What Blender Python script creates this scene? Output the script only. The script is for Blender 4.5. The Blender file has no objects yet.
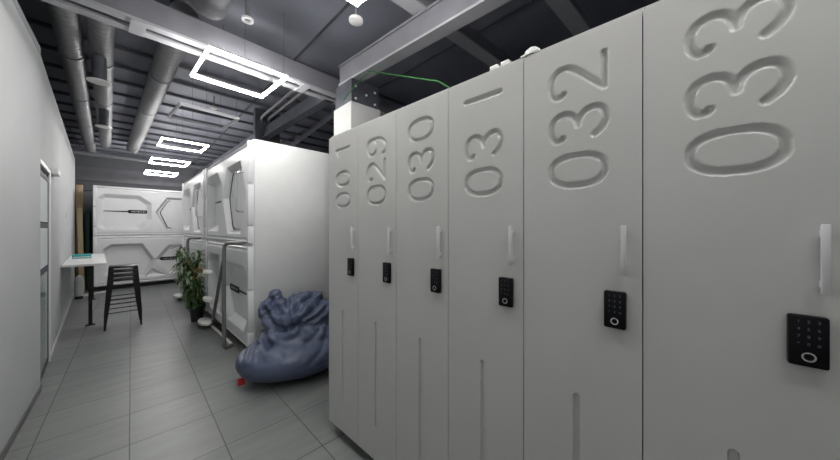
import bpy, math, random
import numpy as np
from mathutils import Vector, Matrix, noise
random.seed(7)
sc = bpy.context.scene
COL = sc.collection
R = math.radians
pi = math.pi

# ------------------------------------------------------------------ camera, world, exposure
cam_d = bpy.data.cameras.new('camera'); cam = bpy.data.objects.new('camera', cam_d); COL.objects.link(cam)
cam_d.sensor_width = 36; cam_d.lens = 292/840*36; cam_d.clip_start = .05; cam_d.shift_y = -2/840
cam.location = (0, 0, 1.45); cam.rotation_euler = (R(90), 0, R(-44.7))
sc.camera = cam
w = bpy.data.worlds.new('world'); sc.world = w; w.use_nodes = True
w.node_tree.nodes['Background'].inputs[0].default_value = (.80, .9, 1, 1)
w.node_tree.nodes['Background'].inputs[1].default_value = .30
sc.view_settings.view_transform = 'Standard'; sc.view_settings.look = 'None'
sc.view_settings.gamma = 1; sc.view_settings.use_curve_mapping = False
sc.view_settings.exposure = 2.2
LAMP = 23.0

# ------------------------------------------------------------------ materials
def mat(name, col, rough=.5, metal=0, var=0, scale=8, bump=0, bscale=200, coat=0, spec=None, stretch=None):
    m = bpy.data.materials.new(name); m.use_nodes = True
    nt = m.node_tree; b = nt.nodes['Principled BSDF']
    b.inputs['Base Color'].default_value = (*col, 1); b.inputs['Roughness'].default_value = rough
    b.inputs['Metallic'].default_value = metal; b.inputs['Coat Weight'].default_value = coat
    if spec is not None: b.inputs['Specular IOR Level'].default_value = spec
    tc = nt.nodes.new('ShaderNodeTexCoord'); mp = nt.nodes.new('ShaderNodeMapping')
    nt.links.new(tc.outputs['Object'], mp.inputs[0])
    if stretch: mp.inputs['Scale'].default_value = stretch
    n = nt.nodes.new('ShaderNodeTexNoise'); n.inputs['Scale'].default_value = scale; n.inputs['Detail'].default_value = 5
    nt.links.new(mp.outputs[0], n.inputs[0])
    r = nt.nodes.new('ShaderNodeValToRGB')
    v = max(var, .02)
    r.color_ramp.elements[0].position = .3; r.color_ramp.elements[1].position = .7
    r.color_ramp.elements[0].color = tuple(c*(1-v) for c in col)+(1,)
    r.color_ramp.elements[1].color = tuple(min(1, c*(1+v)) for c in col)+(1,)
    nt.links.new(n.outputs['Fac'], r.inputs[0]); nt.links.new(r.outputs[0], b.inputs['Base Color'])
    if bump:
        n2 = nt.nodes.new('ShaderNodeTexNoise'); n2.inputs['Scale'].default_value = bscale
        nt.links.new(mp.outputs[0], n2.inputs[0])
        bp = nt.nodes.new('ShaderNodeBump'); bp.inputs['Strength'].default_value = bump; bp.inputs['Distance'].default_value = .002
        nt.links.new(n2.outputs['Fac'], bp.inputs['Height']); nt.links.new(bp.outputs[0], b.inputs['Normal'])
    return m
def emit(name, col, s):
    m = bpy.data.materials.new(name); m.use_nodes = True
    b = m.node_tree.nodes['Principled BSDF']
    b.inputs['Base Color'].default_value = (*col, 1)
    b.inputs['Emission Color'].default_value = (*col, 1); b.inputs['Emission Strength'].default_value = s
    return m
def tile_material():
    m = bpy.data.materials.new('floor_tiles'); m.use_nodes = True
    nt = m.node_tree; N = nt.nodes; L = nt.links; b = N['Principled BSDF']
    tc = N.new('ShaderNodeTexCoord'); mp = N.new('ShaderNodeMapping'); mp.inputs['Location'].default_value = (.007+.457*20, .011+.457*20-.011+(-3.21+.457*7), 0)
    L.new(tc.outputs['Object'], mp.inputs[0])
    br = N.new('ShaderNodeTexBrick'); br.offset = 0; br.squash = 1
    br.inputs['Scale'].default_value = 1; br.inputs['Brick Width'].default_value = .457; br.inputs['Row Height'].default_value = .457
    br.inputs['Mortar Size'].default_value = .0035; br.inputs['Mortar Smooth'].default_value = .1; br.inputs['Bias'].default_value = 0
    br.inputs['Color1'].default_value = (.19, .20, .196, 1); br.inputs['Color2'].default_value = (.225, .234, .230, 1)
    br.inputs['Mortar'].default_value = (.07, .07, .066, 1)
    L.new(mp.outputs[0], br.inputs['Vector'])
    m2 = N.new('ShaderNodeMapping'); m2.inputs['Scale'].default_value = (1, 5, 1); L.new(tc.outputs['Object'], m2.inputs[0])
    n = N.new('ShaderNodeTexNoise'); n.inputs['Scale'].default_value = 2.2; n.inputs['Detail'].default_value = 8; n.inputs['Roughness'].default_value = .6
    L.new(m2.outputs[0], n.inputs[0])
    r = N.new('ShaderNodeValToRGB'); r.color_ramp.elements[0].position = .3; r.color_ramp.elements[0].color = (.86, .87, .87, 1)
    r.color_ramp.elements[1].position = .72; r.color_ramp.elements[1].color = (1.12, 1.12, 1.10, 1)
    L.new(n.outputs['Fac'], r.inputs[0])
    mx = N.new('ShaderNodeMix'); mx.data_type = 'RGBA'; mx.blend_type = 'MULTIPLY'; mx.inputs[0].default_value = 1
    L.new(br.outputs['Color'], mx.inputs[6]); L.new(r.outputs[0], mx.inputs[7]); L.new(mx.outputs[2], b.inputs['Base Color'])
    b.inputs['Roughness'].default_value = .40
    bp = N.new('ShaderNodeBump'); bp.inputs['Strength'].default_value = .4; bp.inputs['Distance'].default_value = .002; bp.invert = True
    L.new(br.outputs['Fac'], bp.inputs['Height']); L.new(bp.outputs[0], b.inputs['Normal'])
    return m
M = dict(
    wall=mat('painted_wall', (.50, .515, .515), .75, var=.03, scale=2, bump=.1),
    wall_dark=mat('dark_upper_wall', (.05, .06, .085), .8, var=.2, scale=2),
    back=mat('grey_back_wall', (.15, .155, .168), .8, var=.04, scale=3),
    floor=tile_material(),
    joist=mat('dark_grey_rib', (.09, .093, .11), .7),
    skirting=mat('grey_skirting', (.13, .13, .128), .5),
    skirt_white=mat('white_skirting', (.6, .6, .6), .5),
    ceiling=mat('dark_deck', (.19, .195, .235), .7, var=.2, scale=1.5),
    steel=mat('grey_painted_steel', (.18, .18, .20), .55, var=.08, scale=6),
    steel_light=mat('light_grey_painted_steel', (.38, .38, .40), .5, var=.06, scale=6),
    steel_dark=mat('dark_steel', (.06, .065, .08), .6, var=.2),
    duct=mat('galvanised_duct', (.18, .18, .19), .55, metal=.15, var=.1, scale=10),
    locker=mat('locker_lacquer', (.53, .53, .515), .22, var=.015, scale=3),
    dark=mat('dark_recess', (.012, .012, .014), .6),
    handle=mat('satin_aluminium', (.62, .62, .63), .35, metal=.1),
    black=mat('black_glass', (.004, .004, .006), .35, spec=.2),
    grey_mark=mat('grey_print', (.10, .11, .13), .4),
    chrome=mat('chrome', (.75, .75, .75), .12, metal=1),
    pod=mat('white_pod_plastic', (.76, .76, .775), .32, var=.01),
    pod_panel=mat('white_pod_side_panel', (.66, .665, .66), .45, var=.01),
    seal=mat('dark_rubber', (.05, .05, .055), .6),
    print_white=mat('white_print', (.7, .7, .72), .5),
    tube=mat('grey_powder_coat', (.17, .17, .16), .4, metal=.2),
    tread=mat('cream_plastic', (.78, .77, .73), .4),
    bag=mat('slate_blue_nylon', (.080, .100, .165), .42, var=.08, scale=14, bump=.15, bscale=500),
    red=mat('red_fabric', (.45, .02, .02), .6),
    alu=mat('white_aluminium', (.80, .80, .81), .4),
    glow=emit('led_diffuser', (1.0, .985, .96), LAMP),
    unlit=mat('unlit_diffuser', (.90, .90, .92), .4),
    white=mat('white_laminate', (.74, .74, .74), .35),
    stool=mat('black_enamelled_steel', (.010, .010, .012), .28, metal=.3),
    wood=mat('pale_timber', (.62, .48, .30), .6, var=.15, scale=4, stretch=(8, 8, .5)),
    wood_dark=mat('brown_timber', (.50, .36, .22), .6, var=.15, scale=4, stretch=(8, 8, .5)),
    green=mat('dark_green_board', (.02, .07, .05), .6),
    teal=mat('teal_card', (.04, .33, .33), .5, var=.2, scale=40),
    paper=mat('white_paper', (.78, .78, .76), .6),
    frost=mat('frosted_glass_film', (.66, .70, .72), .3),
    frost_green=mat('green_tinted_glass', (.22, .30, .27), .15),
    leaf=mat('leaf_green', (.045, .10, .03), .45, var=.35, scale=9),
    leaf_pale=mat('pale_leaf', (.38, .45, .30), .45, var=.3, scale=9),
    leaf_dry=mat('dry_leaf', (.36, .20, .06), .6, var=.2),
    stem=mat('plant_stem', (.13, .09, .04), .7, var=.2),
    soil=mat('soil', (.02, .014, .01), .95, bump=.6, bscale=60),
    pot=mat('black_plastic_pot', (.012, .012, .014), .4),
    cable=mat('green_cable', (.02, .13, .03), .5),
    pillar=mat('white_pillar_panel', (.50, .50, .49), .6, var=.02),
    sensor=mat('white_plastic', (.72, .71, .70), .4),
)

# ------------------------------------------------------------------ builders
class MB:
    def __init__(s): s.v = []; s.f = []
    def add(s, vs, fs, mtx=None):
        k = len(s.v)
        s.v += [tuple(mtx @ Vector(p)) if mtx else tuple(p) for p in vs]
        s.f += [tuple(i+k for i in f) for f in fs]
    def box(s, a, b, bev=0, mtx=None):
        (x0, y0, z0), (x1, y1, z1) = a, b
        if not bev:
            vs = [(x, y, z) for z in (z0, z1) for y in (y0, y1) for x in (x0, x1)]
            s.add(vs, [(0, 2, 3, 1), (4, 5, 7, 6), (0, 1, 5, 4), (2, 6, 7, 3), (0, 4, 6, 2), (1, 3, 7, 5)], mtx); return
        import bmesh
        bm = bmesh.new(); bmesh.ops.create_cube(bm, size=1)
        for v in bm.verts: v.co = Vector(((x0+x1)/2+v.co.x*(x1-x0), (y0+y1)/2+v.co.y*(y1-y0), (z0+z1)/2+v.co.z*(z1-z0)))
        bmesh.ops.bevel(bm, geom=bm.edges[:], offset=bev, segments=2, affect='EDGES', profile=.5)
        bm.verts.index_update()
        s.add([v.co[:] for v in bm.verts], [[v.index for v in f.verts] for f in bm.faces], mtx); bm.free()
    def tube(s, path, r, n=10, cap=True, mtx=None):
        P = [Vector(p) for p in path]; rs = r if isinstance(r, (list, tuple)) else [r]*len(P)
        vs = []; fs = []; up = None
        for i, p in enumerate(P):
            t = ((P[min(i+1, len(P)-1)]-p).normalized()+(p-P[max(i-1, 0)]).normalized()).normalized()
            if up is None: up = Vector((0, 0, 1)) if abs(t.z) < .9 else Vector((1, 0, 0))
            a = t.cross(up).normalized(); b = a.cross(t).normalized(); up = b
            for k in range(n):
                th = 2*pi*k/n; vs.append(p+(a*math.cos(th)+b*math.sin(th))*rs[i])
        for i in range(len(P)-1):
            for k in range(n):
                fs.append((i*n+k, i*n+(k+1) % n, (i+1)*n+(k+1) % n, (i+1)*n+k))
        if cap: fs += [tuple(range(n))[::-1], tuple((len(P)-1)*n+k for k in range(n))]
        s.add(vs, fs, mtx)
    def lathe(s, prof, c=(0, 0, 0), n=32, mtx=None, cap=True):
        if not cap: prof = list(prof)+[prof[0]]
        vs = []; fs = []
        for r, z in prof:
            for k in range(n):
                th = 2*pi*k/n; vs.append((c[0]+r*math.cos(th), c[1]+r*math.sin(th), c[2]+z))
        for i in range(len(prof)-1):
            for k in range(n): fs.append((i*n+k, i*n+(k+1) % n, (i+1)*n+(k+1) % n, (i+1)*n+k))
        if cap: fs += [tuple(range(n))[::-1], tuple((len(prof)-1)*n+k for k in range(n))]
        s.add(vs, fs, mtx)
    def prism(s, poly, y0, y1, mtx=None):     # polygon in x,z extruded along y
        n = len(poly)
        vs = [(x, y0, z) for x, z in poly]+[(x, y1, z) for x, z in poly]
        s.add(vs, [tuple(range(n)), tuple(range(n, 2*n))[::-1]]+[(i, i+n, (i+1) % n+n, (i+1) % n) for i in range(n)], mtx)
    def mesh(s, name, m, smooth=None):
        me = bpy.data.meshes.new(name); me.from_pydata(s.v, [], s.f)
        import bmesh
        bm = bmesh.new(); bm.from_mesh(me); bmesh.ops.recalc_face_normals(bm, faces=bm.faces[:]); bm.to_mesh(me); bm.free()
        me.materials.append(m)
        if smooth is not None:
            me.polygons.foreach_set('use_smooth', [True]*len(me.polygons)); me.set_sharp_from_angle(angle=R(smooth))
        me.update(); return me
    def build(s, name, m, parent=None, smooth=35):
        return link(name, s.mesh(name, m, smooth), parent)
def link(name, me, parent=None):
    o = bpy.data.objects.new(name, me); COL.objects.link(o); o.parent = parent; return o
def B(a, b, bev=0): q = MB(); q.box(a, b, bev); return q
def T(path, r, n=10): q = MB(); q.tube(path, r, n); return q
def tag(o, label=None, cat=None, group=None, kind=None):
    if label: o['label'] = label
    if cat: o['category'] = cat
    if group: o['group'] = group
    if kind: o['kind'] = kind
    return o
def thing(name, label, cat, loc=(0, 0, 0), rz=0, group=None):
    o = bpy.data.objects.new(name, None); COL.objects.link(o); o.empty_display_size = .1
    o.location = loc; o.rotation_euler = (0, 0, R(rz)); return tag(o, label, cat, group)
def struct(name, q, m, label=None, loc=(0, 0, 0), rz=0, smooth=35):
    o = q.build(name, m, None, smooth); o.location = loc; o.rotation_euler = (0, 0, R(rz)); return tag(o, label, None, None, 'structure')
def dup(root, loc=None, rz=None, label=None):
    r = root.copy(); COL.objects.link(r)
    if loc is not None: r.location = loc
    if rz is not None: r.rotation_euler = (0, 0, R(rz))
    if label: r['label'] = label
    for ch in list(root.children):
        c = ch.copy(); COL.objects.link(c); c.parent = r
        for g in list(ch.children):
            d = g.copy(); COL.objects.link(d); d.parent = c
    return r
def arc_path(pts, rad, n=6):
    P = [Vector(p) for p in pts]; out = [P[0]]
    for i in range(1, len(P)-1):
        a = (P[i-1]-P[i]); b = (P[i+1]-P[i]); q = min(rad, a.length*.49, b.length*.49)
        s = P[i]+a.normalized()*q; e = P[i]+b.normalized()*q
        for k in range(n+1):
            t = k/n; out.append(s*(1-t)**2+P[i]*2*t*(1-t)+e*t*t)
    return out+[P[-1]]
def grid_mesh(name, xs, zs, Y, back, m, angle):     # height field with closed sides and back, front faces -Y
    nx, nz = len(xs), len(zs)
    X, Z = np.meshgrid(xs, zs)
    co = np.stack([X, Y, Z], -1).reshape(-1, 3)
    idx = np.arange(nx*nz).reshape(nz, nx)
    f = np.stack([idx[:-1, :-1], idx[:-1, 1:], idx[1:, 1:], idx[1:, :-1]], -1).reshape(-1, 4).tolist()
    k = nx*nz
    ring = list(idx[0, :])+list(idx[1:, -1])+list(idx[-1, -2::-1])+list(idx[-2:0:-1, 0])
    bk = [(co[i][0], back, co[i][2]) for i in ring]
    v = co.tolist()+bk; n = len(ring)
    for i in range(n):
        j = (i+1) % n; f.append((int(ring[i]), k+i, k+j, int(ring[j])))
    f.append(tuple(k+i for i in range(n))[::-1])
    me = bpy.data.meshes.new(name); me.from_pydata(v, [], f); me.materials.append(m)
    me.polygons.foreach_set('use_smooth', [True]*len(me.polygons)); me.set_sharp_from_angle(angle=R(angle)); me.update()
    return me
def seg_dist(X, Z, pts):
    d = np.full(X.shape, 9.)
    for (ax, az), (bx, bz) in zip(pts[:-1], pts[1:]):
        dx, dz = bx-ax, bz-az; L = dx*dx+dz*dz+1e-12
        t = np.clip(((X-ax)*dx+(Z-az)*dz)/L, 0, 1)
        d = np.minimum(d, np.hypot(X-ax-t*dx, Z-az-t*dz))
    return d
def poly_sd(X, Z, poly):        # negative inside
    d = seg_dist(X, Z, list(poly)+[poly[0]]); ins = np.zeros(X.shape, bool)
    n = len(poly)
    for i in range(n):
        (x0, z0), (x1, z1) = poly[i], poly[(i+1) % n]
        if z0 == z1: continue
        c = ((z0 > Z) != (z1 > Z)) & (X < (x1-x0)*(Z-z0)/(z1-z0)+x0); ins ^= c
    return np.where(ins, -d, d)
def spline(p, n=8):
    out = []
    q = [p[0]]+list(p)+[p[-1]]
    for i in range(1, len(q)-2):
        p0, p1, p2, p3 = [np.array(a) for a in q[i-1:i+3]]
        for k in range(n):
            t = k/n
            out.append(tuple(.5*((2*p1)+(-p0+p2)*t+(2*p0-5*p1+4*p2-p3)*t*t+(-p0+3*p1-3*p2+p3)*t**3)))
    return out+[tuple(p[-1])]

# ------------------------------------------------------------------ setting
struct('floor', B((-2, -3.4, -.1), (4.2, 13, 0)), M['floor'], 'grey square floor tiles')
struct('ceiling', B((-2, -3.4, 3.5), (4.2, 13, 3.6)), M['ceiling'], 'dark exposed metal deck ceiling')
struct('wall_left', B((-.72, -3.3, 0), (-.576, 4.24, 3.0)), M['wall'], 'grey painted left wall near the camera')
FW = ((-.587, 4.24, 0), 3.1)      # far left wall frame: local y runs along it
q = MB(); q.box((-.14, .0, 2.075), (0, .87, 3.05)); q.box((-.14, .87, 0), (0, 6.2, 3.05))
struct('wall_left_far', q, M['wall'], 'far stretch of the left wall beyond the glass door', *FW)
q = MB(); q.box((-.73, -3.3, 3.0), (-.574, 4.24, 3.06))
struct('trim_1', q, M['steel_light'], 'top edge strip of the near left wall')
struct('wall_left_upper', B((-1.5, -3.3, 0), (-1.42, 12.6, 3.5)), M['wall_dark'])
struct('wall_back', B((-1.42, 12.1, 0), (4.0, 12.2, 3.5)), M['back'], 'grey end wall behind the far capsules')
struct('trim_2', B((-1.42, 12.02, 2.75), (4.0, 12.1, 3.12)), M['steel'], 'grey strip along the top of the end wall')
struct('wall_right', B((3.6, -3.3, 0), (3.7, 12.1, 3.5)), M['wall_dark'], 'dark wall behind the capsules')
struct('wall_behind', B((-.574, -3.4, 0), (3.6, -3.3, 3.5)), M['wall'])
q = MB(); q.box((-.576, -3.3, 0), (-.566, 4.24, .05)); struct('baseboard_left', q, M['skirting'], 'dark grey skirting of the near left wall')
q = MB(); q.box((0, .93, 0), (.01, 6.2, .05)); struct('baseboard_left_far', q, M['skirt_white'], 'white skirting of the far left wall', *FW)

# glass door in the left wall
d = B((-.05, .0, 0), (.0, .045, 2.06), .004); d.box((-.05, .83, 0), (.012, .87, 2.075), .004); d.box((-.05, .045, 2.03), (.012, .83, 2.075), .004)
door = struct('door_1', d, M['alu'], 'white framed glass door in the left wall', *FW)
q = MB(); q.box((-.03, .05, .02), (-.001, .07, 2.02)); q.box((-.03, .79, .02), (-.001, .825, 2.02))
for z in (.02, 1.0, 1.45, 1.94): q.box((-.03, .07, z), (-.001, .79, z+.05))
q.build('door_sash', M['steel_dark'], door)
q = MB(); q.box((-.012, .07, 1.06), (-.005, .79, 1.45)); q.box((-.012, .07, 1.51), (-.005, .79, 1.94)); q.build('glass_pane', M['frost'], door)
B((-.012, .07, .08), (-.005, .79, 1.0)).build('glass_pane', M['frost_green'], door)
q = MB(); q.box((0, 1.0, 2.06), (.055, 1.28, 2.12), .006)
o = q.build('door_closer', M['alu']); o.location, o.rotation_euler = FW[0], (0, 0, R(3.1)); tag(o, 'small pale grey box fixed to the left wall beside the door head', 'door closer')
q = MB(); q.box((0, 3.48, 1.62), (.012, 3.56, 1.72), .003)
o = q.build('wall_switch', M['sensor']); o.location, o.rotation_euler = FW[0], (0, 0, R(3.1)); tag(o, 'white square switch on the left wall above the bar table', 'switch')

# ------------------------------------------------------------------ ceiling steel
q = MB()
for k in range(16): y = 3.6+.55*k; q.box((-1.42, y, 3.46), (3.6, y+.03, 3.5))
tag(q.build('ceiling_joist', M['joist'], None, None), 'thin dark ribs running across the ceiling deck', None, None, 'structure')
q = MB()
for k in range(4): x = -.9+1.15*k; q.box((x, -3, 3.48), (x+.015, 12, 3.499))
tag(q.build('ceiling_batten', M['steel_dark'], None, None), 'thin dark battens running along the ceiling deck', None, None, 'structure')
# laced cross beam
bm_ = thing('steel_beam', 'light grey steel cross beam with slotted underside above the first lit lamp', 'beam', (-1.4, 2.95, 3.0), 3.2)
q = MB(); q.box((0, 0, 0), (4.6, .075, .02)); q.box((0, .15, 0), (4.6, .225, .02)); q.build('flange', M['steel_light'], bm_)
q = MB(); q.box((0, .0, .02), (4.6, .02, .2)); q.box((0, .205, .02), (4.6, .225, .2)); q.box((0, .02, .18), (4.6, .205, .2)); q.build('web', M['steel'], bm_)
for x in (1.40, 2.72, 4.0): B((x, .0, -.006), (x+.09, .225, 0)).build('batten_plate', M['steel_light'], bm_)
# long beam over the lockers and its cross members
lb = thing('steel_beam', 'grey steel beam running lengthways above the lockers', 'beam', (1.905, -1.2, 3.0), 3.3)
q = MB(); q.box((-.06, 0, 0), (.06, 4.1, .02)); q.build('flange', M['steel_light'], lb)
q = MB(); q.box((-.045, 0, .02), (-.02, 4.1, .22)); q.box((-.06, 0, .2), (.06, 4.1, .22)); q.build('web', M['steel'], lb)
lb2 = thing('steel_beam', 'grey steel beam continuing above the near capsule towards the end wall', 'beam', (1.72, 3.3, 3.0), 1.7)
q = MB(); q.box((-.06, 0, 0), (.06, 8.6, .02)); q.build('flange', M['steel_dark'], lb2)
B((-.02, 0, .02), (.02, 8.6, .2)).build('web', M['steel_dark'], lb2)
for (x0, y0, x1, y1, wd, lab) in ((1.2, 1.72, 3.4, 1.66, .13, 'grey cross joist crossing over the long beam, nearest the white pillar'), (1.2, .9, 3.4, .84, .13, 'grey cross joist crossing over the long beam, nearest the camera')):
    o = thing('cross_joist', lab, 'joist', (x0, y0, 3.225), math.degrees(math.atan2(y1-y0, x1-x0)))
    B((0, -wd/2, 0), (2.2, wd/2, .015)).build('flange', M['steel_light'], o); B((0, -.01, .015), (2.2, .01, .19)).build('web', M['steel'], o)
# sloping brace and thin pipes
o = T([(1.99, 3.38, 3.06), (2.3, 6.6, 3.06)], .05, 4).build('steel_brace', M['steel_dark'], None, None); tag(o, 'dull grey steel brace above the near capsule roof', 'brace')
for i, (x, lab) in enumerate(((1.55, 'thin grey pipe under the ceiling behind the cross beam, nearer the lamps'), (1.66, 'thin grey pipe under the ceiling behind the cross beam, nearer the pillar'))):
    tag(T(arc_path([(x, 3.45, 3.30), (x, 5.4, 3.30), (x+.25, 5.75, 3.25), (x+.6, 5.8, 3.25)], .15), .022).build('ceiling_pipe', M['steel']), lab, 'pipe', 'pipes behind the cross beam')
# steel hanger at the far side of the pods roof
tag(B((1.5, 5.5, 2.62), (1.9, 5.6, 3.49)).build('hanging_bracket', M['steel_dark']), 'dark flat steel plate hanging from the ceiling above the capsules', 'bracket')

# pillar
pl = thing('pillar', 'square white clad pillar with dark steel top standing behind the lockers', 'pillar', (1.6, 2.62, 0), -1)
B((0, 0, 0), (.37, .37, 2.755), .004).build('cladding', M['pillar'], pl)
B((.015, .015, 2.755), (.355, .355, 3.0)).build('steel_column', M['steel_dark'], pl)
for (x, z) in ((.06, 2.80), (.06, 2.93), (.19, 2.87), (.30, 2.80), (.30, 2.93)):
    q = MB(); q.lathe([(.0001, .0), (.012, 0), (.012, .012), (.0001, .014)], n=12, mtx=Matrix.Translation((x, .015, z)) @ Matrix.Rotation(R(90), 4, 'X')); q.build('bolt', M['alu'], pl)
tag(T([(1.50, 2.60, 2.72), (1.58, 2.52, 2.86), (1.66, 2.38, 2.985), (1.68, 1.5, 2.58), (1.69, 1.4, 2.5)], .006, 6).build('green_cable', M['cable']), 'thin green cable looped from the pillar top to behind the lockers', 'cable')

# ducts
def duct(label, p0, p1, r, group='spiral ventilation ducts under the ceiling'):
    P0, P1 = Vector(p0), Vector(p1); L = (P1-P0).length; n = int(L/.028); q = MB(); pr = []
    for i in range(n+1):
        z = L*i/n; pr.append((r+(.009 if i % 3 == 0 else 0), z))
    mt = (P1-P0).to_track_quat('Z', 'Y').to_matrix().to_4x4()
    q.lathe(pr, n=28, mtx=mt)
    # seams every metre
    for k in range(1, int(L/1.5)+1):
        z = k*1.5; q.lathe([(r, z-.03), (r+.012, z-.028), (r+.012, z+.028), (r, z+.03)], n=28, mtx=mt)
    o = q.build('ventilation_duct', M['duct'], None, 80); o.location = P0; return tag(o, label, 'duct', group)
duct('leftmost grey spiral duct running along the left wall', (-.385, 3.30, 3.315), (-.70, 10.8, 3.315), .083)
duct('middle grey spiral duct with two round white vents below it', (-.175, 3.30, 3.315), (-.40, 9.5, 3.315), .083)
duct('thick grey spiral duct between the round vents and the lamps', (.335, 3.30, 3.33), (.03, 9.7, 3.33), .10)
duct('short thick duct section ending above the cross beam nearest the camera', (.46, 3.0, 3.345), (.50, -1.5, 3.345), .125)
o = T([(-1.3, 9.75, 3.1), (1.6, 9.85, 3.1)], .04).build('cross_pipe', M['steel']); tag(o, 'grey pipe crossing the ceiling just before the end of the ducts', 'pipe')
for (x, y, lab) in ((-.235, 4.50, 'larger round white vent below the middle duct, nearer the camera'), (-.29, 6.45, 'round white vent below the middle duct, farther from the camera')):
    o = thing('ceiling_vent', lab, 'vent', (x, y, 2.94), 0, 'round vents below the middle duct')
    q = MB(); q.lathe([(.07, .02), (.09, .024), (.092, .032), (.06, .04)]); q.build('vent_disc', M['sensor'], o)
    q = MB(); q.lathe([(.055, .04), (.055, .285)]); q.build('collar', M['steel_dark'], o)
def small_disc(name, lab, cat, p, r, h=.03, top=3.5):
    o = thing(name, lab, cat, p)
    q = MB(); q.lathe([(r*.7, 0), (r, .01), (r, h), (r*.5, h+.01)], n=24); q.build('housing', M['sensor'], o)
    if top > p[2]+.06: T([(0, 0, h), (0, 0, top-p[2])], .008, 8).build('hanger', M['steel'], o)
small_disc('smoke_detector', 'round white smoke detector on the ceiling above the lockers beside a lamp', 'smoke detector', (1.287, 2.033, 3.1), .055)
small_disc('smoke_detector', 'small white smoke detector on the ceiling above the unlit lamp', 'smoke detector', (.917, 5.479, 3.3), .05)
o = thing('ring_fixture', 'small round grey ring fixture on the deck just before the cross beam', 'fixture', (.70, 2.78, 3.2))
q = MB(); q.lathe([(.03, 0), (.045, 0), (.045, .02), (.03, .02)], n=24, cap=False); q.build('ring', M['alu'], o); T([(0, 0, .02), (0, 0, .3)], .02, 10).build('hanger', M['steel'], o)

# ------------------------------------------------------------------ lamps
def make_lamp(lit, label, loc, rz):
    o = thing('frame_lamp', label, 'lamp', loc, rz, 'rectangular LED frame lamps along the corridor')
    W, D, b, h = .315, .325, .017, .036
    def ring(z0, z1, inset=0):
        q = MB(); i = inset
        q.box((-W+i, -D+i, z0), (W-i, -D+b-i, z1)); q.box((-W+i, D-b+i, z0), (W-i, D-i, z1))
        q.box((-W+i, -D+b-i, z0), (-W+b-i, D-b+i, z1)); q.box((W-b+i, -D+b-i, z0), (W-i, D-b+i, z1)); return q
    ring(.018, h).build('frame', M['alu'], o, None)
    ring(.0, .018, .001).build('diffuser', M['glow'] if lit else M['unlit'], o, None)
    for sx in (-1, 1):
        for sy in (-1, 1): T([(.115+sx*.165, sy*(D-.01), h), (.115+sx*.165, sy*(D-.01), 3.498-loc[2])], .0018, 5).build('suspension_wire', M['steel_dark'], o)
    return o
first = make_lamp(True, 'largest fully visible lit frame lamp, below the cross beam', (.732, 3.175, 2.88), 3.4)
un = make_lamp(False, 'unlit grey frame lamp, second from the camera of those fully seen', (.688, 4.78, 2.9), 6)
dup(first, (.742, 1.325, 2.9), 0, 'lit frame lamp cut by the top of the picture above the lockers')
dup(first, (.655, 6.63, 2.9), 2, 'lit frame lamp just beyond the unlit one')
dup(first, (.61, 8.56, 2.9), 2, 'lit frame lamp second from the end wall')
dup(first, (.575, 10.46, 2.9), 2, 'smallest lit frame lamp nearest the end wall')

dup(first, (.76, -.52, 2.9), 2, 'added lit frame lamp, unseen above and just behind the camera')  # unseen lamp added in line with the row to brighten near lockers and floor

# ------------------------------------------------------------------ lockers
LA = -1.83; LORG = Vector((1.0097, 1.9487, 0)); LRZ = -90-LA; LW = .3604
Ld = Vector((math.cos(R(LRZ)), math.sin(R(LRZ)), 0))
def zero(zb, h=.102):
    c = []
    for k in range(49):
        t = 2*pi*k/48; ex = 2/2.35
        c.append((.182+.082*abs(math.cos(t))**ex*(1 if math.cos(t) > 0 else -1), zb+h/2+h/2*abs(math.sin(t))**ex*(1 if math.sin(t) > 0 else -1)))
    return [c]
def three(zb):
    a = [(.143, .012), (.136, .004), (.122, .003), (.108, .020), (.104, .050), (.113, .076), (.134, .091), (.160, .091), (.180, .076), (.191, .046)]
    b = [(.191, .046), (.197, .070), (.213, .089), (.236, .097), (.257, .092), (.270, .074), (.273, .050), (.262, .026), (.240, .006)]
    return [spline([(x, zb+z) for x, z in a]), spline([(x, zb+z) for x, z in b])]
def two(zb):
    a = [(.146, .010), (.136, .002), (.118, .004), (.105, .026), (.104, .060), (.116, .086), (.138, .098), (.162, .095), (.190, .076), (.225, .042), (.262, .004)]
    return [spline([(x, zb+z) for x, z in a]), [(.262, zb+.004), (.268, zb), (.268, zb+.108)]]
def nine(zb):
    c = [(.147+.044*math.cos(2*pi*k/32), zb+.052+.047*math.sin(2*pi*k/32)) for k in range(33)]
    t = spline([(.147, zb+.099), (.190, zb+.098), (.232, zb+.088), (.262, zb+.062), (.268, zb+.030), (.258, zb+.008), (.244, zb+.004)])
    return [c, t]
def one(z): return [[(.100, z), (.268, z)]]
D1, D2, D3 = 1.593, 1.747, 1.896
digits = {
    '001': zero(D1, .088)+zero(1.737, .090)+one(1.985)+[[(.100, 1.985), (.132, 1.934)]],
    '029': zero(D1)+two(D2-.014)+nine(1.878),
    '030': zero(D1)+three(D2-.008)+zero(D3),
    '031': zero(D1)+three(D2)+one(2.0),
    '032': zero(D1)+three(D2)+two(1.900),
    '033': zero(D1)+three(D2)+three(1.907)}
step = .0032
DW = LW-.0032
xs = np.unique(np.round(np.concatenate([[0, .003], np.arange(.006, DW-.006, step), [.1695, .1705, .1905, .1915], [DW-.003, DW]]), 5))
zlist = [.075, .078]+list(np.arange(.12, .24, .06))+list(np.arange(.24, .30, .006))+list(np.arange(.33, .85, .06))+list(np.arange(.86, .92, .004))+list(np.arange(.96, 1.56, .06))+list(np.arange(1.565, 2.03, step))+[2.06, 2.087, 2.09]
zs = np.array(zlist)
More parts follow.
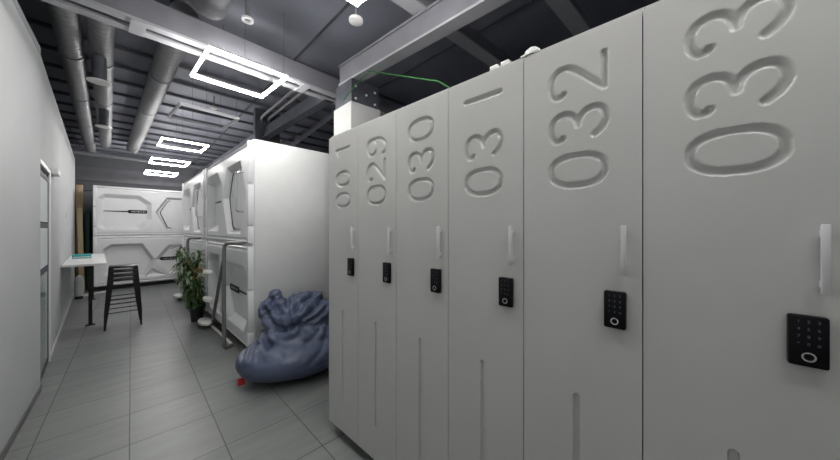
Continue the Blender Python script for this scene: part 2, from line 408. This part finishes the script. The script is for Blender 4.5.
def door_mesh(num):
    X, Z = np.meshgrid(xs, zs); Y = np.zeros_like(X)
    d = np.full(X.shape, 9.)
    for path in digits[num]:
        if len(path) != 49: path = [((x-.187)*.985+.1812, z) for x, z in path]
        d = np.minimum(d, seg_dist(X, Z, path))
    hw = .0108
    g = np.clip(1-(d/hw)**2, 0, 1); Y = Y+.011*g**.8
    ds = seg_dist(X, Z, [(.1805, .282), (.1805, .882)]); Y = np.maximum(Y, .008*np.clip((.0108-ds)/.0012, 0, 1))
    e = np.minimum(np.minimum(X-xs[0], xs[-1]-X), np.minimum(Z-zs[0], zs[-1]-Z))
    return grid_mesh('locker_door', xs, zs, Y, .0185, M['locker'], 50)
q = B((.0016, .019, .06), (LW-.0002, .50, 2.108)); body_me = q.mesh('locker_body', M['locker'])
q = B((.03, .06, 0), (LW, .46, .0595)); plinth_me = q.mesh('plinth', M['dark'])
q = B((.308, -.024, 1.307), (.3205, -.012, 1.458), .002); q.box((.309, -.014, 1.32), (.32, .0, 1.335)); q.box((.309, -.014, 1.43), (.32, .0, 1.445)); handle_me = q.mesh('door_handle', M['handle'], 35)
q = B((.263, -.019, 1.143), (.3205, -.0003, 1.256), .005); lock_me = q.mesh('keypad_lock', M['black'], 35)
q = MB(); mt = Matrix.Translation((.292, -.0185, 1.166)) @ Matrix.Rotation(R(90), 4, 'X')
q.lathe([(.0072, 0), (.0105, 0), (.0105, .0015), (.0075, .0015)], n=28, mtx=mt, cap=False); ring_me = q.mesh('sensor_ring', M['chrome'], 35)
def text_mesh(name, rows, m):
    q = MB()
    for (s, x, y, z, size) in rows:
        cu = bpy.data.curves.new('t', 'FONT'); cu.body = s; cu.size = size; cu.extrude = .0002; cu.align_x = 'CENTER'; cu.align_y = 'CENTER'; cu.resolution_u = 2
        ob = bpy.data.objects.new('t', cu); COL.objects.link(ob); bpy.context.view_layer.update()
        me = bpy.data.meshes.new_from_object(ob); bpy.data.objects.remove(ob)
        q.add([(x+v.co.x, y-v.co.z, z+v.co.y) for v in me.vertices], [tuple(p.vertices) for p in me.polygons])
        bpy.data.meshes.remove(me)
    return q.mesh(name, m)
rows = []
for k, s in enumerate('123456789*0#'): rows.append((s, .278+.014*(k % 3), -.0193, 1.243-.0165*(k//3), .0095))
keys_me = text_mesh('keypad_digits', rows, M['grey_mark'])
lockdesc = {'001': 'tall white locker numbered 001 with fingerprint keypad, farthest of the row',
            '029': 'tall white locker numbered 029, second from the far end of the row', '030': 'tall white locker numbered 030, third from the far end of the row',
            '031': 'tall white locker numbered 031, fourth from the far end below the small white blocks', '032': 'tall white locker numbered 032 with keypad, second nearest the camera',
            '033': 'tall white locker numbered 033, nearest the camera at the right edge'}
for i, num in enumerate(('001', '029', '030', '031', '032', '033')):
    t = thing('locker', lockdesc[num], 'locker', LORG+Ld*LW*i, LRZ, 'numbered white lockers')
    link('locker_body', body_me, t); link('plinth', plinth_me, t)
    d = link('locker_door', door_mesh(num), t); link('door_handle', handle_me, d)
    k = link('keypad_lock', lock_me, t); link('sensor_ring', ring_me, k); link('keypad_digits', keys_me, k)
# bits lying on the locker tops
o = thing('siren', 'rounded white plastic dome sitting on top of locker 032', 'sensor', LORG+Ld*1.455+Vector((.045, 0, 2.108)))
q = MB(); q.lathe([(.032, 0), (.032, .010), (.028, .022), (.018, .031), (.004, .035)], n=24); q.build('dome', M['sensor'], o)
B((-.034, -.034, 0), (.034, .034, .004)).build('base_plate', M['sensor'], o)
for i, (s, lab) in enumerate(((1.30, 'small white block on top of locker 031, nearer the camera'), (1.35, 'small white block on top of locker 031 beside the dome'))):
    p = LORG+Ld*s+Vector((.035, 0, 2.108)); q = B((-.014, -.018, 0), (.014, .018, .02), .003); o = q.build('cable_clip', M['sensor']); o.location = p; tag(o, lab, 'clip', 'small white blocks on the lockers')

# ------------------------------------------------------------------ capsules
PW, PH = 2.2, 1.162
def logo(parent, x0, x1, xt, z, tail_left=True):
    q = MB(); y = -.006; h = .042
    q.prism([(x0+.0, z), (x0+.04, z+h), (x1-.012, z+h*.95), (x1, z), (x1-.012, z-h*.95), (x0+.04, z-h)], y, 0); q.prism([(xt, z-.008), (xt, z+.008), (x0+.04, z+.015), (x0+.04, z-.015)], y, 0)
    lo = q.build('logo_strip', M['black'], parent)
    q = MB(); n = 9
    for k in range(n):
        x = x0+.07+(x1-x0-.12)*k/n; hh = .018+.007*((k*5) % 3-1)
        q.prism([(x, z-hh*.5), (x+.018, z-hh*.5), (x+.026, z+hh*.6), (x+.012, z+hh*.6)], -.0068, -.006)
    q.build('logo_lettering', M['print_white'], lo)
    return lo
def front(upper):
    xs = np.arange(0, PW+.001, .0110); zs = np.arange(0, PH+.001, .0115)
    X, Z = np.meshgrid(xs, zs); Y = np.zeros_like(X)
    def rec(poly, D, wd):
        sd = poly_sd(X, Z, poly); return D*np.clip(-sd/wd, 0, 1)
    if upper:
        A = [(.06, .22), (.06, .88), (.16, .98), (.76, .98), (.98, .80), (.98, .39), (.76, .14), (.16, .14)]
        H = [(1.05, .585), (1.27, .97), (1.86, .97), (2.08, .585), (1.86, .12), (1.27, .12)]
        Yr = np.maximum(rec(A, .10, .085), rec(H, .085, .035))
    else:
        H = [(.14, .55), (.16, .86), (.28, .97), (.82, .97), (1.04, .56), (.86, .14), (.30, .14), (.16, .28)]
        A = [(1.04, .56), (1.30, .92), (1.98, .92), (2.10, .80), (2.10, .30), (1.98, .17), (1.30, .17)]
        Yr = np.maximum(rec(A, .07, .08), rec(H, .16, .05))
        tri = [(.99, .36), (1.26, .14), (.84, .14)]; Yr = np.maximum(Yr, rec(tri, .04, .05))
    e = np.minimum(np.minimum(X, PW-X), np.minimum(Z, PH-Z))
    Y = Yr+.035*np.clip(1-e/.035, 0, 1)
    # horizontal relief lines on the frame
    for z in (.055, PH-.06): Y = np.maximum(Y, .018*np.clip(1-abs(Z-z)/.02, 0, 1))
    return grid_mesh('capsule_front', xs, zs, Y, .2, M['pod'], 22), H
fu, HU = front(True); fl_, HL = front(False)
def inset(poly, k):
    cx = sum(p[0] for p in poly)/len(poly); cz = sum(p[1] for p in poly)/len(poly)
    return [(cx+(x-cx)*k, cz+(z-cz)*k) for x, z in poly]
def capsule(upper, label, loc, rz, depth):
    t = thing('sleeping_capsule', label, 'capsule', loc, rz, 'white sleeping capsules stacked two high')
    link('capsule_front', fu if upper else fl_, t)
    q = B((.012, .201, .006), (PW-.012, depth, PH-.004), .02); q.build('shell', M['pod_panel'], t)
    H = HU if upper else HL
    q = MB(); q.prism(inset(H, .86), .150-(.085 if upper else 0), .1585-(.085 if upper else 0)); dr = q.build('capsule_door', M['pod'], t)
    # curved dark sliding-door gap
    pts = arc_path([(1.34, .068, .90), (1.29, .068, .87), (1.14, .068, .585), (1.29, .068, .20), (1.36, .068, .18)] if upper else [(.70, .146, .93), (.78, .146, .80), (.90, .146, .56), (.78, .146, .30), (.70, .146, .17)], .05)
    if upper: T(pts, .011, 6).build('door_seal', M['seal'], dr)
    if upper: logo(t, .54, .93, .16, .585).location = (0, .099, 0)
    else: logo(t, 1.12, 1.56, 1.98, .565).location = (0, .069, 0)
    if upper:
        T(arc_path([(1.98, .02, .82), (1.98, -.075, .82), (1.98, -.075, .37), (1.98, .02, .37)], .06), .012).build('grab_handle', M['chrome'], t)
    # segmented corner guards
    for x in (.0, PW-.055):
        for (za, zb) in ((.02, .20), (.22, .66), (.68, PH-.02)):
            B((x, -.014, za), (x+.055, .05, zb), .006).build('corner_guard', M['pod'], t)
    return t
a = R(-1.55); Dp = Vector((math.sin(a), math.cos(a), 0)); P0 = Vector((.9164, 3.5604, 0)); PRZ = -90+1.55
for (s, gi, lu, ll) in ((2.2, 1.5, 'upper white capsule nearest the camera with a chrome grab handle', 'lower white capsule nearest the camera, behind the beanbag'),
                     (4.52, 1.5, 'upper white capsule in the middle, above the potted plant', 'lower white capsule in the middle, behind the potted plant')):
    o = P0+Dp*s
    capsule(False, ll, (o.x, o.y, .10), PRZ, gi); capsule(True, lu, (o.x, o.y, 1.264), PRZ, gi)
    pq = B((.06, .12, 0), (PW-.06, gi-.08, .099)).build('capsule_plinth', M['dark']); pq.location = (o.x, o.y, 0); pq.rotation_euler = (0, 0, R(PRZ)); tag(pq, 'dark recessed base under the '+('nearest' if s < 3 else 'middle')+' pair of capsules', 'plinth')
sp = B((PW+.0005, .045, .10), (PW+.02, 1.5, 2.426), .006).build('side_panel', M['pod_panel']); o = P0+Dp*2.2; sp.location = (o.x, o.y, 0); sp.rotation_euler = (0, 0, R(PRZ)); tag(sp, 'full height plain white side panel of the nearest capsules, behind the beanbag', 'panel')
capsule(False, 'lower white capsule facing the corridor at the end wall', (-.612, 9.905, .10), 1.8, 1.5)
capsule(True, 'upper white capsule facing the corridor at the end wall', (-.612, 9.905, 1.264), 1.8, 1.5)
pq = B((.06, .12, 0), (PW-.06, 1.42, .099)).build('capsule_plinth', M['dark']); pq.location = (-.612, 9.905, 0); pq.rotation_euler = (0, 0, R(1.8)); tag(pq, 'dark recessed base under the end wall capsules', 'plinth')

# ladder frames: near leg, far raking leg, floor runner, treads
def ladder(label, loc):
    t = thing('step_ladder', label, 'ladder', loc, 1.55, 'ladders at the capsules')
    T(arc_path([(.105, -.385, 1.28), (.0, 0, 1.27), (.0, 0, .02), (.10, .06, .02)], .10), .0205, 12).build('rail', M['tube'], t)
    T(arc_path([(.02, .12, 1.05), (.085, 1.08, .02), (.03, 1.12, .02), (.0, 1.2, .02), (.06, 1.22, .02)], .03), .0205, 12).build('rail', M['tube'], t)
    T([(.10, .06, .02), (.085, 1.08, .02)], .016, 10).build('floor_runner', M['tread'], t)
    for z, dx in ((.80, 0.03), (.42, .03), (.07, .02)):
        q = MB(); q.lathe([(.085, 0), (.10, .01), (.10, .035), (.09, .045)], n=28, mtx=Matrix.Translation((dx-.015, .96 if z > .1 else 1.10, z)) @ Matrix.Diagonal((.55, 1.5, 1, 1) if z > .1 else (.8, 1.9, 1, 1))); q.build('tread', M['tread'], t)
    return t
ladder('grey tubular step ladder beside the beanbag at the nearest capsules', (.785, 4.10, 0))
ladder('grey tubular step ladder mostly hidden behind the potted plant', (.70, 6.45, 0))

# ------------------------------------------------------------------ beanbag
def beanbag():
    t = thing('beanbag', 'slate blue beanbag slumped on the floor between capsules and lockers', 'beanbag', (1.24, 3.08, 0))
    q = MB()
    def blob(c, r, n=40):
        vs = []; fs = []
        for i in range(n//2+1):
            th = pi*i/(n//2)
            for k in range(n):
                ph = 2*pi*k/n; e = .8
                sz = math.cos(th); sr = math.sin(th)
                x = sr*math.cos(ph); y = sr*math.sin(ph)
                zz = math.copysign(abs(sz)**.85, sz)
                vs.append((c[0]+r[0]*x, c[1]+r[1]*y, c[2]+r[2]*zz))
        for i in range(n//2):
            for k in range(n): fs.append((i*n+k, i*n+(k+1) % n, (i+1)*n+(k+1) % n, (i+1)*n+k))
        q.add(vs, fs)
    for c_, r_ in (((-.03, -.06, .19), (.54, .44, .19)), ((.08, .04, .31), (.46, .37, .19)), ((.08, .08, .51), (.37, .28, .16)), ((-.16, .20, .60), (.17, .15, .12)), ((-.15, .20, .72), (.075, .075, .085)), ((.12, .17, .62), (.25, .17, .11))): blob(c_, r_)
    me = bpy.data.meshes.new('tmp'); me.from_pydata(q.v, [], q.f)
    o = bpy.data.objects.new('tmp', me); COL.objects.link(o)
    md = o.modifiers.new('r', 'REMESH'); md.mode = 'VOXEL'; md.voxel_size = .012
    sm = o.modifiers.new('s', 'SMOOTH'); sm.factor = .8; sm.iterations = 6
    bpy.context.view_layer.update()
    ev = o.evaluated_get(bpy.context.evaluated_depsgraph_get()); me2 = bpy.data.meshes.new_from_object(ev)
    bpy.data.objects.remove(o)
    e = Vector((.93, -.36, 0)); view = Vector((.36, .93, 0))
    folds = [(-.10, .81, -.09, .64, -.05, .47), (-.30, .63, -.22, .50, -.11, .46), (-.25, .71, -.17, .62, -.09, .58), (-.05, .47, .10, .57, .27, .65), (.01, .48, .14, .52, .28, .59), (-.05, .60, .10, .68, .19, .72),
             (-.36, .48, -.31, .40, -.24, .35), (-.29, .44, -.27, .37, -.20, .36), (-.46, .29, -.43, .36, -.37, .40), (-.40, .31, -.36, .38, -.30, .44), (-.10, .30, .05, .33, .20, .42), (.10, .22, .22, .30, .30, .44), (-.20, .40, -.08, .38, .02, .41)]
    pl_ = [spline([f[0:2], f[2:4], f[4:6]], 6) for f in folds]
    A_ = np.array([v.co.dot(e) for v in me2.vertices]); Z_ = np.array([v.co.z for v in me2.vertices])
    dd = np.zeros(len(A_))
    for k, p_ in enumerate(pl_):
        D_ = .030 if k < 6 else (.022 if k < 10 else .008); wd = .020
        d_ = seg_dist(A_, Z_, p_); dd += -D_*np.exp(-(d_/wd)**2)+.55*D_*np.exp(-((d_-.045)/.024)**2)
    nrm = [v.normal.copy() for v in me2.vertices]
    for k, (v, n) in enumerate(zip(me2.vertices, nrm)):
        p = v.co.copy(); up = max(0, min(1, (p.z-.30)/.2)); fr = max(0, min(1, .45-1.3*n.dot(view)))
        g = noise.noise(Vector((p.x*7+p.z*3, p.y*7, p.z*9-p.x*4))); g2 = noise.noise(Vector((p.x*3-p.z*2, p.y*3, p.z*4))+Vector((5, 1, 2)))
        disp = dd[k]*fr+(.35-min(1, abs(g)*3))*.012*up+g2*.022*(.3+.7*up)+noise.noise(p*26)*.0022+(.3-min(1, abs(noise.noise(Vector((p.x*11-p.z*6, p.y*11, p.z*15))))*3))*.009*up
        v.co = p+n*disp
        v.co.z = max(.002, v.co.z); v.co.y = min(.44, v.co.y); v.co.x = min(.345, v.co.x)
    me2.materials.clear(); me2.materials.append(M['bag'])
    me2.polygons.foreach_set('use_smooth', [True]*len(me2.polygons)); me2.update()
    link('bag', me2, t)
    B((-.575, -.14, .06), (-.52, -.125, .12), .002).build('red_label', M['red'], t)
    # seam piping round the base
    pts = [(min(.335, .475*math.cos(2*pi*k/40)), -.02+.40*math.sin(2*pi*k/40), .10) for k in range(41)]
    T(pts, .006, 6).build('piping', M['bag'], t)
beanbag()

# ------------------------------------------------------------------ bar table, stools and clutter
tb = thing('bar_table', 'long narrow white bar table against the left wall on black legs', 'table', (-.655, 6.52, 0), 3.1)
q = B((-.05, 0, .885), (.39, 2.45, .92), .003); q.build('table_top', M['white'], tb)
for y in (.03, 2.35):
    B((.205, y, .012), (.245, y+.04, .885)).build('leg', M['stool'], tb)
    B((.175, y-.03, 0), (.275, y+.07, .012)).build('foot_plate', M['stool'], tb)
card = thing('leaflet_box', 'teal printed card box standing on the bar table', 'box', (-.62, 7.75, .9205), 3.1)
B((-.1, 0, 0), (.12, .16, .07), .002).build('box_body', M['teal'], card)
B((-.09, -.0012, .018), (.11, -.0002, .03)).build('printed_band', M['paper'], card)
tag(B((-.62, 7.05, .9205), (-.44, 7.32, .926)).build('paper_sheet', M['paper']), 'white paper sheets lying on the bar table before the teal box', 'paper')
def stool(label, z):
    t = thing('bar_stool', label, 'stool', (-.082, 6.235, z), 1.5, 'black metal bar stools in one stack')
    sh = .705; a0, a1 = .125, .188
    q = B((-.152, -.152, sh-.03), (.152, .152, sh), .012); q.build('seat', M['stool'], t)
    for sx in (-1, 1):
        for sy in (-1, 1):
            q = MB(); top = Vector((sx*a0, sy*a0, sh-.012)); bot = Vector((sx*a1, sy*a1, 0)); vs = []
            for c, wd in ((top, .034), (top.lerp(bot, .5), .026), (bot, .013)):
                for ex, ey in ((-1, -1), (1, -1), (1, 1), (-1, 1)): vs.append((c.x+ex*wd*.8, c.y+ey*wd*.8, c.z))
            fs = [(3, 2, 1, 0), (8, 9, 10, 11)]
            for l in (0, 4):
                for k in range(4): fs.append((l+k, l+(k+1) % 4, l+4+(k+1) % 4, l+4+k))
            q.add(vs, fs); q.build('leg', M['stool'], t)
    rz_, rr = .23, a0+(a1-a0)*(1-.23/sh)
    for p0, p1 in (((-1, -1), (1, -1)), ((1, -1), (1, 1)), ((1, 1), (-1, 1)), ((-1, 1), (-1, -1))):
        T([(p0[0]*rr, p0[1]*rr, rz_), (p1[0]*rr, p1[1]*rr, rz_)], .007, 8).build('rung', M['stool'], t)
    return t
s0 = stool('black metal bar stool standing on the floor, lowest of the stack', 0)
for k, lab in enumerate(('black metal bar stool, second from the bottom of the stack', 'black metal bar stool, third from the bottom of the stack', 'black metal bar stool, topmost of the stack')):
    dup(s0, (-.082, 6.235+.012*(k+1), .062*(k+1)), 1.5, lab)
def plank(label, x, y, wd, th, h, lean, m, name='timber_plank', ry=0):
    o = B((-wd/2, -th/2, 0), (wd/2, th/2, h), .002).build(name, M[m]); o.location = (x, y, .003); o.rotation_euler = (R(-lean), R(ry), 0); return tag(o, label, 'plank', 'planks leaning in the far corner')
plank('tallest pale wooden plank leaning in the far left corner', -.865, 10.45, .105, .02, 2.47, 3, 'wood_dark')
plank('shorter pale wooden plank leaning in front of the tallest one', -.800, 10.25, .085, .02, 1.92, 3, 'wood', ry=-1.5)
plank('dark green board leaning beside the wooden planks', -.735, 10.42, .06, .02, 1.85, 3, 'green', 'green_board')
tag(T([(-1.05, 10.62, 2.32), (-.60, 10.62, 2.36)], .012, 8).build('tie_bar', M['steel_dark']), 'dark thin bar crossing above the leaning planks', 'bar')
c = thing('upright_canister', 'rounded white upright canister with dark base below the bar table', 'canister', (-.755, 9.15, 0))
q = MB(); q.lathe([(.05, .06), (.066, .09), (.07, .2), (.068, .36), (.055, .44), (.03, .475), (.005, .482)], n=24); q.build('shell', M['sensor'], c)
q = MB(); q.lathe([(.055, 0), (.06, .01), (.05, .06)], n=24); q.build('base', M['dark'], c)
o = B((0, -.03, 0), (.56, .03, .03), .006).build('cable_cover', M['skirt_white']); o.location = (-.80, 9.36, 0); o.rotation_euler = (0, 0, R(40)); tag(o, 'white floor strip lying before the end wall capsules', 'strip')

# ------------------------------------------------------------------ potted plant
pp = thing('potted_plant', 'tall bushy green plant in a black pot before the middle capsules', 'plant', (.735, 5.70, 0))
q = MB(); q.lathe([(.075, 0), (.10, .22), (.108, .23), (.108, .25), (.095, .25), (.093, .225)], n=28); pt = q.build('pot', M['pot'], pp)
q = MB(); q.lathe([(.001, .215), (.092, .222)], n=24); q.build('soil', M['soil'], pt)
rnd = random.Random(4)
stems = []
for k in range(11):
    an = rnd.uniform(0, 2*pi); sp = rnd.uniform(.02, .20); h = rnd.uniform(.75, 1.22)
    bx, by = .04*math.cos(an), .04*math.sin(an)
    tx, ty = -.15+sp*math.cos(an), sp*math.sin(an)*.9
    path = [(bx, by, .21), (bx+(tx-bx)*.35, by+(ty-by)*.35, .21+(h-.21)*.5), (tx, ty, h)]
    stems.append(spline(path, 6)); T(stems[-1], [.006-.004*i/(len(stems[-1])-1) for i in range(len(stems[-1]))], 6).build('stem', M['stem'], pp)
Q = {'leaf': MB(), 'leaf_pale': MB(), 'leaf_dry': MB()}
def leafq(q, p, yaw, pitch, L, W):
    vs = []; n = 5
    dv = Vector((math.cos(yaw), math.sin(yaw), 0)); sd = Vector((-math.sin(yaw), math.cos(yaw), 0))
    pos = Vector(p); pc = pitch
    for i in range(n+1):
        t = i/n; wd = W*math.sin(pi*min(1, t*.9+.08))**.8*(1 if i < n else .05)
        vs += [pos-sd*wd, pos+Vector((0, 0, -wd*.25)), pos+sd*wd]
        pos = pos+(dv*math.cos(pc)+Vector((0, 0, math.sin(pc))))*L/n; pc -= .32
    fs = []
    for i in range(n): a = i*3; fs += [(a, a+1, a+4, a+3), (a+1, a+2, a+5, a+4)]
    q.add(vs, fs)
for st in stems:
    for i in range(120):
        u = rnd.random()**.8*.88+.12; j = min(len(st)-1, int(u*(len(st)-1))); p = Vector(st[j])
        p += Vector((rnd.uniform(-.02, .02), rnd.uniform(-.02, .02), rnd.uniform(-.03, .03)))
        yaw = rnd.uniform(0, 2*pi); L = rnd.uniform(.12, .22)
        if yaw < .9 or yaw > 5.4: L *= .55
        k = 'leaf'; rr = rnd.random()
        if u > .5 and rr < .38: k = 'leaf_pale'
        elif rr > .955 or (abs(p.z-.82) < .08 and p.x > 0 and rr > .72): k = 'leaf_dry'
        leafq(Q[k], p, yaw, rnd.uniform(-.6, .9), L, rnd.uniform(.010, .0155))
for q in Q.values(): q.v = [(min(x, .095+.002*math.sin(y*90)), y, z) for x, y, z in q.v]
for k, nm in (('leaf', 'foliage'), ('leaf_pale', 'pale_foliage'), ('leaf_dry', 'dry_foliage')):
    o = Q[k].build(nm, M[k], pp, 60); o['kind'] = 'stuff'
